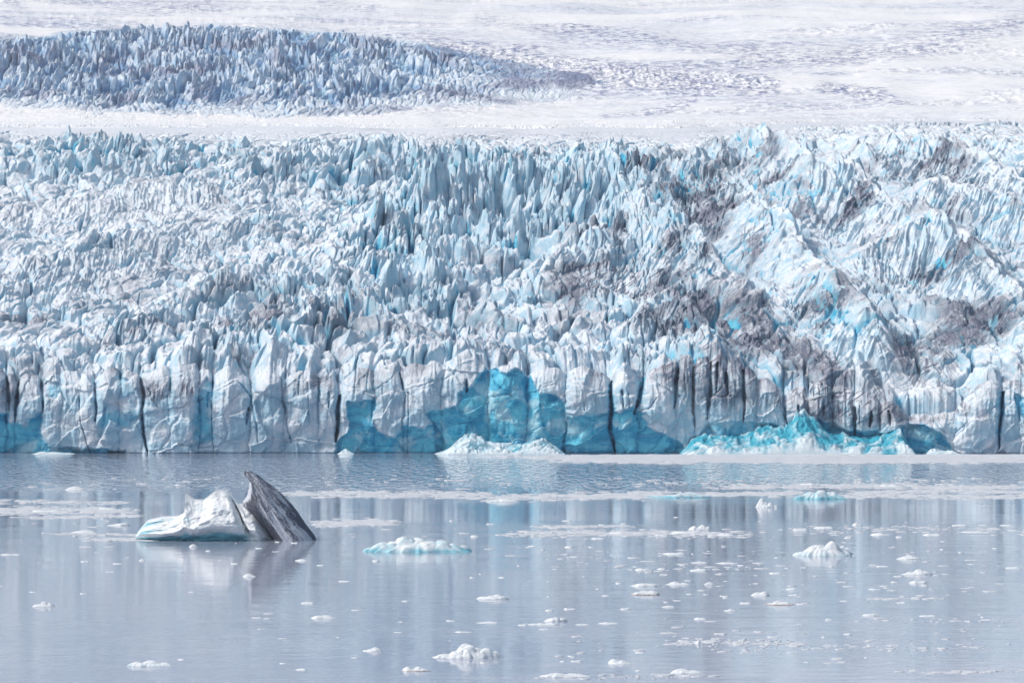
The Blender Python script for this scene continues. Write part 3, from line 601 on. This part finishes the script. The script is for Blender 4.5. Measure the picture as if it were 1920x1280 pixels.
BIG = [
 (784,1035,212,31,[(0,.15),(.07,.5),(.16,.72),(.27,.72),(.38,1.),(.5,.92),(.6,.72),(.7,.8),(.82,.62),(.93,.62),(1,.2)],.55,0,.34,'iceberg','pale turquoise slab of ice with a lumpy top, right of the grey finned iceberg'),
 (1546,1042,118,30,[(.1,.3,.3),(.4,.72,.5),(.64,1.,.32),(.9,.5,.25)],.35,.05,.4,'iceberg','pale green iceberg with a smooth humped peak and a low lobe on its right'),
 (1541,936,108,19,[(0,.35),(.12,.7),(.3,.8),(.5,1.),(.7,.85),(.85,.6),(1,.2)],.8,0,.3,'iceberg','flat-topped turquoise block of ice in the far white brash on the right'),
 (1270,933,128,11,[(0,.5),(.15,.4),(.45,.5),(.6,.9),(.75,1.),(.9,.7),(1,.5)],.75,.0,.2,'iceberg','long low floe, white on top over a dark teal waterline, in the far water'),
 (1440,951,46,20,[(0,.2),(.15,.5),(.25,1.),(.4,.6),(.6,.5),(.85,.25),(1,.1)],.2,0,.4,'iceberg','small white pointed iceberg left of the flat-topped turquoise block'),
 (872,1234,146,28,[(0,.15),(.2,.35),(.38,.45),(.44,.6),(.5,1.),(.56,.95),(.65,.7),(.78,.75),(.9,.6),(1,.25)],.15,0,.35,'iceberg','knobbly white iceberg with a central knob on a long low shelf, near the bottom edge'),
 (281,1249,88,15,[(0,.8),(.15,.9),(.5,1.),(.8,.6),(1,.2)],.35,0,.4,'ice_floe','smooth pale green floe like a flattened loaf, alone at the bottom left'),
 (80,1137,44,15,[(0,.2),(.3,.5),(.55,1.),(.75,.7),(1,.5)],.1,.1,.4,'ice_floe','small crumpled white floe at the far left of the open water'),
 (697,1221,38,12,[(0,.4),(.4,.5),(.7,1.),(1,.2)],.15,0,.4,'ice_floe','small white floe with a raised right knob, left of the knobbly iceberg'),
 (779,1258,56,14,[(0,.3),(.15,1.),(.35,.4),(.6,.9),(.8,.5),(1,.3)],.05,.6,.35,'ice_floe','brownish dirty floe of crumbly ice just below the knobbly iceberg'),
 (925,1123,68,13,[(0,.3),(.2,.6),(.45,.7),(.6,1.),(.8,.8),(1,.4)],.1,.1,.3,'ice_floe','crumpled white floe with a ragged top, between the turquoise slab and the knobbly iceberg'),
 (606,1159,48,9,[(0,.2),(.3,.9),(.6,1.),(1,.3)],.1,0,.35,'ice_floe','thin flat white floe in the empty water under the grey fin'),
 (468,1081,27,9,[(0,.3),(.4,1.),(1,.3)],.1,0,.4,'ice_floe','small rounded white lump floating below the white body of the large iceberg'),
 (565,1051,25,5,[(0,.8),(.5,1.),(1,.8)],.1,0,.4,'ice_floe','tiny flat tile of ice just below the right foot of the grey fin'),
 (362,1025,18,8,[(0,.3),(.5,1.),(1,.4)],.05,0,.4,'ice_floe','tiny white dome at the foot of the white body of the large iceberg'),
 (578,1131,28,6,None,.1,0,.35,'ice_floe','tiny flat white floe above the thin flat floe left of centre'),
 (645,1090,25,5,None,.1,0,.35,'ice_floe','tiny white sliver alone left of and below the turquoise slab'),
 (155,999,56,9,[(0,.2),(.4,.6),(.6,1.),(1,.2)],.1,0,.25,'ice_floe','low white floe in the brash left of the large iceberg'),
 (222,985,46,9,[(0,.2),(.5,.6),(.8,1.),(1,.7)],.2,0,.3,'ice_floe','small floe with a raised right end close left of the large iceberg'),
 (140,918,42,9,[(0,.2),(.5,1.),(1,.3)],.15,0,.3,'ice_floe','low white floe in far water toward the ice cliff at the left'),
 (938,941,74,9,[(0,.2),(.3,.5),(.6,1.),(1,.5)],.35,0,.25,'ice_floe','flat bluish floe amid the white brash strip, near the middle of the far water'),
 (890,1006,17,8,None,.1,0,.4,'ice_floe','tiny rounded floe just above the right end of the turquoise slab'),
 (20,1040,42,5,None,.1,0,.3,'ice_floe','thin white strip of ice cut by the left edge of the view'),
 (1313,993,44,14,[(0,.5),(.2,.9),(.6,1.),(.9,.8),(1,.5)],.15,0,.4,'ice_floe','boxy pale floe with an even top under the long teal-edged floe'),
 (1160,1001,38,7,[(0,.4),(.3,.9),(.6,1.),(1,.3)],.1,0,.35,'ice_floe','small crumbly white floe left of the boxy pale one'),
 (1706,1048,53,11,[(0,.3),(.35,.7),(.5,1.),(.7,.7),(1,.3)],.15,.05,.35,'ice_floe','neat white floe with a small central point right of the humped green iceberg'),
 (1722,1077,66,15,[(0,.15),(.3,.5),(.55,1.),(.75,.7),(.8,.3),(1,.12)],.1,0,.3,'ice_floe','ragged spreading white floe with thin tails, under the neat pointed one'),
 (1722,1093,36,8,None,.15,0,.35,'ice_floe','small oval floe lowest of the three stacked at the right'),
 (1209,1115,58,13,[(0,.1),(.25,.7),(.5,.9),(.8,1.),(1,.3)],.1,.75,.35,'ice_floe','white floe with a tan waterline, lower of the pair right of centre'),
 (1211,1099,62,9,[(0,.3),(.4,1.),(.7,.9),(1,.2)],.2,0,.3,'ice_floe','flat grey-white floe just behind the tan-edged one right of centre'),
 (1270,1096,48,9,[(0,.2),(.4,1.),(.8,.6),(1,.2)],.2,0,.3,'ice_floe','flat translucent floe to the right of the close pair right of centre'),
 (1331,1096,24,8,[(0,.2),(.5,1.),(1,.3)],.1,0,.4,'ice_floe','small rounded white floe right of the flat translucent one'),
 (1427,1116,38,11,[(0,.2),(.3,.8),(.7,1.),(1,.3)],.1,0,.4,'ice_floe','white floe with a soft double top, up and left of the brown-edged one'),
 (1484,1105,20,6,None,.1,0,.4,'ice_floe','tiny white chip right of the soft double-topped floe'),
 (1463,1134,58,12,[(0,.1),(.2,.5),(.45,1.),(.7,.8),(1,.15)],.1,.8,.35,'ice_floe','low white floe with a brown waterline below the humped green iceberg'),
 (1042,1165,48,12,[(0,.4),(.3,.8),(.5,1.),(.8,.95),(1,.4)],.05,.1,.35,'ice_floe','lumpy white floe low in the middle, on top of a thin grey sheet'),
 (1020,1171,62,5,None,.2,0,.25,'ice_floe','thin greyish sheet of ice in front of the lumpy white floe'),
 (1162,1244,46,13,[(0,.7),(.2,1.),(.6,.7),(1,.2)],.2,0,.4,'ice_floe','smooth white floe tapering to the right, bottom middle right of the knobbly iceberg'),
 (1060,1269,98,12,[(0,.5),(.3,1.),(.7,.7),(1,.2)],.2,0,.3,'ice_floe','long smooth floe at the very bottom edge of the view'),
 (1289,1262,64,13,[(0,.5),(.3,1.),(.7,.6),(1,.3)],.2,0,.3,'ice_floe','wedge-shaped white floe, rightmost along the bottom edge'),
 (1312,1207,20,12,[(0,.3),(.4,1.),(.7,.5),(1,.2)],.2,0,.5,'ice_floe','little pointed block at the left end of a slushy white patch'),
 (1174,1142,25,6,None,.1,0,.4,'ice_floe','small flat chip under the tan-edged floe right of centre'),
 (1253,1138,27,6,None,.1,0,.4,'ice_floe','small flat chip below the flat translucent floe'),
 (1369,1145,26,7,None,.1,0,.4,'ice_floe','small white knob left of the brown-edged floe'),
 (1635,1154,36,7,None,.1,.1,.35,'ice_floe','small crumbly floe alone low at the right'),
]
for k, (px, py, w_, h_, lm, ti, di, de, nm, lb) in enumerate(BIG):
    o = floe(px, py, w_, h_*(.88 if nm == 'iceberg' else .62), lm, ti, di, de, nm, M_berg if (nm == 'iceberg' and ti > .5) else M_floe, seed=k, rough=(.25 if nm == 'iceberg' else .5))
    tag(o, lb, 'iceberg' if nm == 'iceberg' else 'ice floe', 'separate floes on the lake' if nm == 'ice_floe' else 'small icebergs on the lake')

SM = [(552,1018,14,4),(485,1028,16,4),(520,1016,10,3),(390,1033,10,3),(158,1053,17,4),(220,1057,20,3),(266,1051,13,5),(358,1110,12,3),(940,1083,14,5),(915,1168,46,4),(870,1185,36,3),
 (565,1256,24,5),(1208,1069,36,7),(1240,1067,20,4),(1310,1070,36,7),(1362,1056,42,5),(1265,1039,46,7),(1068,1026,19,5),(1108,1026,10,4),(998,1024,16,4),(1453,1075,26,5),(1655,1062,25,4),
 (1311,1055,34,4),(1030,1145,16,5),(1142,1169,42,4),(1092,1171,30,3),(1314,1161,26,6),(1608,984,20,8),(1652,1003,46,6),(1686,1007,13,5),(1830,998,60,4),(1669,912,40,9),(1516,909,30,6),(1128,985,14,5),
 (1545,990,40,8),(1500,994,30,8),(1360,1004,34,8),(1286,1000,60,8),(1240,1005,30,6),(1120,1010,30,4),(85,960,60,9),(200,955,40,8),(370,1005,10,3),(600,1060,14,4),(705,1052,14,5),(760,1127,16,3),(845,1164,20,3),
 (1398,1131,22,5),(1500,1133,14,3),(1580,1025,10,4),(1390,1060,14,3),(1555,1162,14,5),(1750,1003,40,5),(1800,985,30,4),(1890,985,30,4),(1900,1065,30,4),(1640,1105,24,3),(1690,1130,20,3),(1330,1205,24,5),
 (1380,1207,30,4),(1430,1207,24,5),(1020,1180,20,3),(980,1172,20,4),(1068,1142,24,4),(990,1026,10,3),(1270,1126,16,3),(1080,1240,26,4),(1200,1224,20,4),(1590,1189,16,4),(1740,1155,36,4),(1850,1162,24,3),
 (440,1057,16,4),(480,1158,20,3),(60,1110,14,3),(155,1113,14,3),(340,1237,16,4),(905,1243,12,4),(885,1083,10,4),(1135,1117,14,4),(1160,1094,12,4)]
rs = np.random.RandomState(3)
while len(SM) < 140:
    py = 965+rs.rand()**1.1*300; px = rs.rand()*1920
    if rs.rand() > (.28+.72*(px > 950))*(1. if py < 1120 else .55): continue
    if 250 < px < 600 and 930 < py < 1012: continue
    SM.append((px, py, 5+rs.rand()**2*16, 1.5+rs.rand()*2.2))
for k, (px, py, w_, h_) in enumerate(SM):
    o = floe(px, py, w_, h_*.62, None, .1+.15*rs.rand(), .15*(rs.rand() < .2), .35+.2*rs.rand(), 'ice_fragment', M_floe, seed=500+k, na=12)
    tag(o, 'small scrap of white ice floating loose on the open water', 'ice fragment', 'small scraps of ice scattered over the lake')

# ice fallen from the cliff, lying at its foot
def pile(name, sk, Y, depth, mat, blue, label, seed, dz=1.):
    n = 260; x = np.linspace(sk[0][0], sk[-1][0], n); hh = (850-np.interp(x, [p[0] for p in sk], [p[1] for p in sk]))/F*Y*dz
    m = 120; f = np.linspace(0, 1, m); X, Fg = np.meshgrid((x-960)/F*Y, f, indexing='xy'); Hg = np.repeat(hh[None], m, 0)
    prof_ = np.interp(Fg, [0,.15,.4,.75,1], [0,.35,.62,1,.9])
    Xw = X+1.5*fbm(X/3, Fg*depth/3, 3, seed+3); Yw = Fg*depth+1.5*fbm(X/4, Fg*depth/3, 3, seed+4)
    k = 1/6.; n1 = ridged(Xw*k, Yw*k, 5, seed, .55); f1, f2, idv = worley(Xw/2.6, Yw/2.6, seed); g1, g2, ig = worley(Xw/1.1, Yw/1.1, seed+1)
    z = Hg*prof_*(.75+.35*n1)+((idv-.5)*.9*sst(0, .25, f2-f1)+(ig-.5)*.55*sst(0, .25, g2-g1))*sst(0, .12, Fg)*sst(0, 1.5, Hg)
    z = np.maximum(z, 0)*sst(0, .04, Fg)-.3*sst(.04, 0, Fg); z[:, 0] = z[:, -1] = -.3
    bl = np.clip(blue[0]+blue[1]*(1-n1)*1.5+.4*fbm(X*k*.8, Fg*3, 3, seed+2)-blue[2]*sst(.5, 0, Fg), 0, 1)
    xc = X.mean(); V = np.stack([X-xc, Y-depth*.5+Fg*depth-Y, z], -1).reshape(-1, 3)
    o = mesh_np(name, V, grid_quads(0, m-1, n), mat, cols=np.stack([bl, 0*bl+.05, bl*0, bl*0+1], -1).reshape(-1, 4))
    o.location = (xc, Y, 0); tag(o, label, 'ice rubble', 'rubble heaps fallen from the ice cliff'); return o
pile('ice_rubble', [(815,850),(835,843),(856,830),(872,816),(884,812),(900,822),(930,830),(960,834),(985,830),(1000,826),(1012,824),(1022,824),(1034,832),(1048,842),(1060,850)], 598, 9, M_blue, (.1,.45,.3), 'fan of crumbled white ice at the foot of the large blue scar in the cliff', 31)
pile('ice_rubble', [(1276,850),(1290,838),(1300,826),(1318,816),(1340,820),(1380,812),(1400,818),(1432,800),(1460,798),(1488,790),(1500,776),(1512,770),(1524,784),(1545,804),(1572,814),(1600,815),(1630,820),(1660,816),(1690,803),(1704,828),(1712,850)], 598, 13, M_blue, (.25,.75,.55), 'long heap of broken turquoise ice with a sharp peak under the dust-streaked cliff', 41, 1.05)
pile('ice_rubble', [(1738,850),(1745,842),(1752,840),(1775,845),(1785,843),(1800,850)], 598, 4, M_blue, (0,.3,.2), 'tiny heap of white crumbs under the teal hollow near the right end of the cliff', 51)
pile('ice_rubble', [(632,850),(640,845),(650,842),(660,848),(664,850)], 598, 3, M_blue, (0,.3,.2), 'tiny white crumbs at the foot of the black slit in the cliff', 61)
pile('ice_rubble', [(60,850),(74,846),(90,847),(110,846),(130,848),(140,850)], 598, 3, M_blue, (0,.3,.2), 'low line of crumbs along the foot of the cliff at far left', 71)

# brash: drifting skins of small broken ice, nobody could count it; flakes below the cliff paint sky glare
def brash():
    S = [(-40,260,958,9,700),(-40,240,941,5,160),(40,280,968,4,150),(560,740,981,8,420),(520,930,925,7,500),(600,900,931,4,200),(900,1220,931,8,700),(1180,1340,925,6,250),(1340,1960,912,6,900),(1330,1500,925,5,300),(1500,1960,930,6,500),(1600,1960,922,4,400),
      (1040,1960,858,9,5200),(1200,1960,865,3,900),(960,1420,1000,9,420),(1480,1960,992,14,700),(1000,1200,986,3,110),(1250,1500,1205,12,700),(1620,1920,1163,6,120),(1700,1960,1258,5,260),(960,1320,1268,8,240),  # strips nearest the cliff: white flakes painting the sky's reflection on ruffled water
      (100,300,1002,3,90),(170,300,1012,4,150),(1620,1780,1121,4,220),(950,1250,1040,16,120),(1150,1500,1065,20,200),(1200,1920,1100,50,300),(0,960,1010,60,160),(960,1920,1045,60,420),(960,1920,1200,70,260),(300,960,1150,90,60),(1300,1920,1215,16,260),(1100,1900,905,14,900),(0,1000,905,22,500)]
    rs = np.random.RandomState(11); VV = []; QQ = []; CC = []; base = 0
    m = 9; th = np.linspace(0, 2*np.pi, m, endpoint=False)
    for a, b, py, th_, n in S:
        n = int(n*(2.2 if (th_ < 13 and py > 870 and py < 1100) else (1. if py < 870 else .3)))
        px = a+(b-a)*np.clip(rs.rand(n)*.9+.05+.06*rs.randn(n), -.1, 1.1); pp = py+th_*.5*rs.randn(n)*.7
        pp = pp+1.5*np.sin(px/70+py); pp = np.maximum(pp, 852.5)
        Y = wy(pp); s = Y/F
        keep = fbm(px/40, pp/3+a, 3, 500) > -.22
        keep &= ~((px > 262) & (px < 592) & (pp > 930) & (pp < 1012))
        sz = (.4+rs.rand(n)**3*3.2)*np.clip(s*18, .3, 1.5)*.2
        if py < 870: sz = .8+rs.rand(n)*1.4
        for x, y, r in zip(px[keep], Y[keep], sz[keep]):
            q = r*(.65+.5*rs.rand(m)); el = 1+.5*rs.rand()
            cx = (x-960)/F*y; t = .03+.05*r*rs.rand()
            rim = np.stack([cx+np.cos(th)*q*el, y+np.sin(th)*q, np.full(m, -.03)], 1); top_ = np.stack([cx+np.cos(th)*q*el*.82, y+np.sin(th)*q*.82, t*(.6+.6*rs.rand(m))], 1)
            VV.append(rim); VV.append(top_); VV.append([[cx, y, t*1.3]])
            for i in range(m):
                j = (i+1) % m; QQ.append((base+i, base+j, base+m+j)); QQ.append((base+i, base+m+j, base+m+i)); QQ.append((base+m+i, base+m+j, base+2*m))
            base += 2*m+1
    V = np.concatenate([np.array(v) for v in VV]); c = np.zeros((len(V), 4)); c[:, 0] = .1; c[:, 3] = 1
    o = mesh_np('brash_and_glare', V, np.array(QQ), M_brash_glare, cols=c, smooth=False)
    tag(o, 'drifting skins of tiny broken white ice in strips on the lake, with added flakes painting the sky glare below the cliff', 'brash ice', kind='stuff')
brash()
print('floating', time.time()-T0)
#==END==
# ------------------------------------------------------------------ water
def water_mat():
    t = NT('lake_water'); b = t.b
    pos = t.geo()
    b.inputs['Base Color'].default_value = (.36, .41, .51, 1)
    b.inputs['IOR'].default_value = 1.4; b.inputs['Specular IOR Level'].default_value = .8
    sy = t.n('ShaderNodeSeparateXYZ'); t.l(pos, sy.inputs[0])
    wind = t.noise(.012, (.35, 1, 1), detail=3)
    far = t.ramp(sy.outputs[1], 400., 470.)
    rgh = t.math('ADD', .03, t.math('MULTIPLY', t.ramp(wind, .4, .65), .03))
    t.l(rgh, b.inputs['Roughness'])
    w1 = t.noise(.9, (.5, 1, 1), detail=4, rough=.6); w2 = t.noise(.16, (.3, 1, 1), detail=2); w3 = t.noise(.8, (1, .18, 1), detail=1.5)
    farw = t.math('MULTIPLY', far, t.math('SUBTRACT', 1., t.ramp(sy.outputs[1], 560., 592.)))
    amp = t.math('ADD', .03, t.math('MULTIPLY', t.ramp(wind, .42, .65), .05))
    ht = t.math('ADD', t.math('MULTIPLY', w1, .5), t.math('MULTIPLY', w2, 1.2)); ht = t.math('MULTIPLY', ht, amp)
    ht = t.math('ADD', ht, t.math('MULTIPLY', w3, t.math('MULTIPLY', farw, 1.1)))
    amp = 1.
    bp = t.n('ShaderNodeBump'); bp.inputs['Strength'].default_value = 1.; bp.inputs['Distance'].default_value = 1.
    t.l(t.math('MULTIPLY', ht, amp), bp.inputs['Height']); t.l(bp.outputs[0], b.inputs['Normal'])
    return t.m
M_water = water_mat()
V = np.array([[-600, -60, 0], [600, -60, 0], [600, 640, 0], [-600, 640, 0]]); o = mesh_np('lake_water', V, np.array([[0, 1, 2, 3]]), M_water); tag(o, kind='structure')

# ------------------------------------------------------------------ air
def haze():
    x0, x1, y0, y1, z0, z1 = -1300, 1300, -80, 4300, -4, 1200
    V = np.array([(x, y, z) for z in (z0, z1) for y in (y0, y1) for x in (x0, x1)]); Q = np.array([(0,2,3,1),(4,5,7,6),(0,1,5,4),(2,6,7,3),(0,4,6,2),(1,3,7,5)])
    m = bpy.data.materials.new('air'); m.use_nodes = True; t = m.node_tree; t.nodes.clear(); o_ = t.nodes.new('ShaderNodeOutputMaterial'); v = t.nodes.new('ShaderNodeVolumePrincipled')
    v.inputs['Color'].default_value = (.86, .92, 1., 1); v.inputs['Density'].default_value = .00009; t.links.new(v.outputs[0], o_.inputs['Volume'])
    o = mesh_np('haze', V, Q, m, smooth=False); tag(o, 'thin pale blue air over the whole glacier', 'haze', kind='stuff')
haze()
# ------------------------------------------------------------------ light and camera
sc = bpy.context.scene
w = bpy.data.worlds.new('World'); sc.world = w; w.use_nodes = True; nt = w.node_tree
sky = nt.nodes.new('ShaderNodeTexSky'); sky.sky_type = 'NISHITA'; sky.sun_disc = False
SE, SR = R(46), R(-97)
sky.sun_elevation = SE; sky.sun_rotation = SR; sky.dust_density = 4.; sky.air_density = 1.
hs = nt.nodes.new('ShaderNodeHueSaturation'); hs.inputs['Saturation'].default_value = 1.08; hs.inputs['Hue'].default_value = .49
nt.links.new(sky.outputs[0], hs.inputs['Color'])
bg = nt.nodes['Background']; bg.inputs[1].default_value = .105; nt.links.new(hs.outputs[0], bg.inputs[0])
ld = bpy.data.lights.new('sun', 'SUN'); ld.energy = 1.9; ld.angle = R(10); ld.color = (1, .985, .96)
lo = bpy.data.objects.new('sun', ld); C.objects.link(lo)
d = np.array([math.sin(SR)*math.cos(SE), math.cos(SR)*math.cos(SE), math.sin(SE)])   # towards the sun
import mathutils
lo.rotation_euler = mathutils.Vector(-d).to_track_quat('-Z', 'Y').to_euler(); lo.location = (0, 0, 500)
cd = bpy.data.cameras.new('camera'); cam = bpy.data.objects.new('camera', cd); C.objects.link(cam); sc.camera = cam
cam.location = (0, 0, H); cam.rotation_euler = (R(90), 0, 0); cd.sensor_width = 36; cd.lens = 90; cd.shift_y = 50/1920; cd.clip_end = 9000; cd.clip_start = 1
sc.view_settings.view_transform = 'Standard'; sc.view_settings.look = 'None'; sc.view_settings.exposure = 0.36; sc.view_settings.gamma = 1
sc.cycles.max_bounces = 8; sc.cycles.diffuse_bounces = 5
print('script', time.time()-T0)
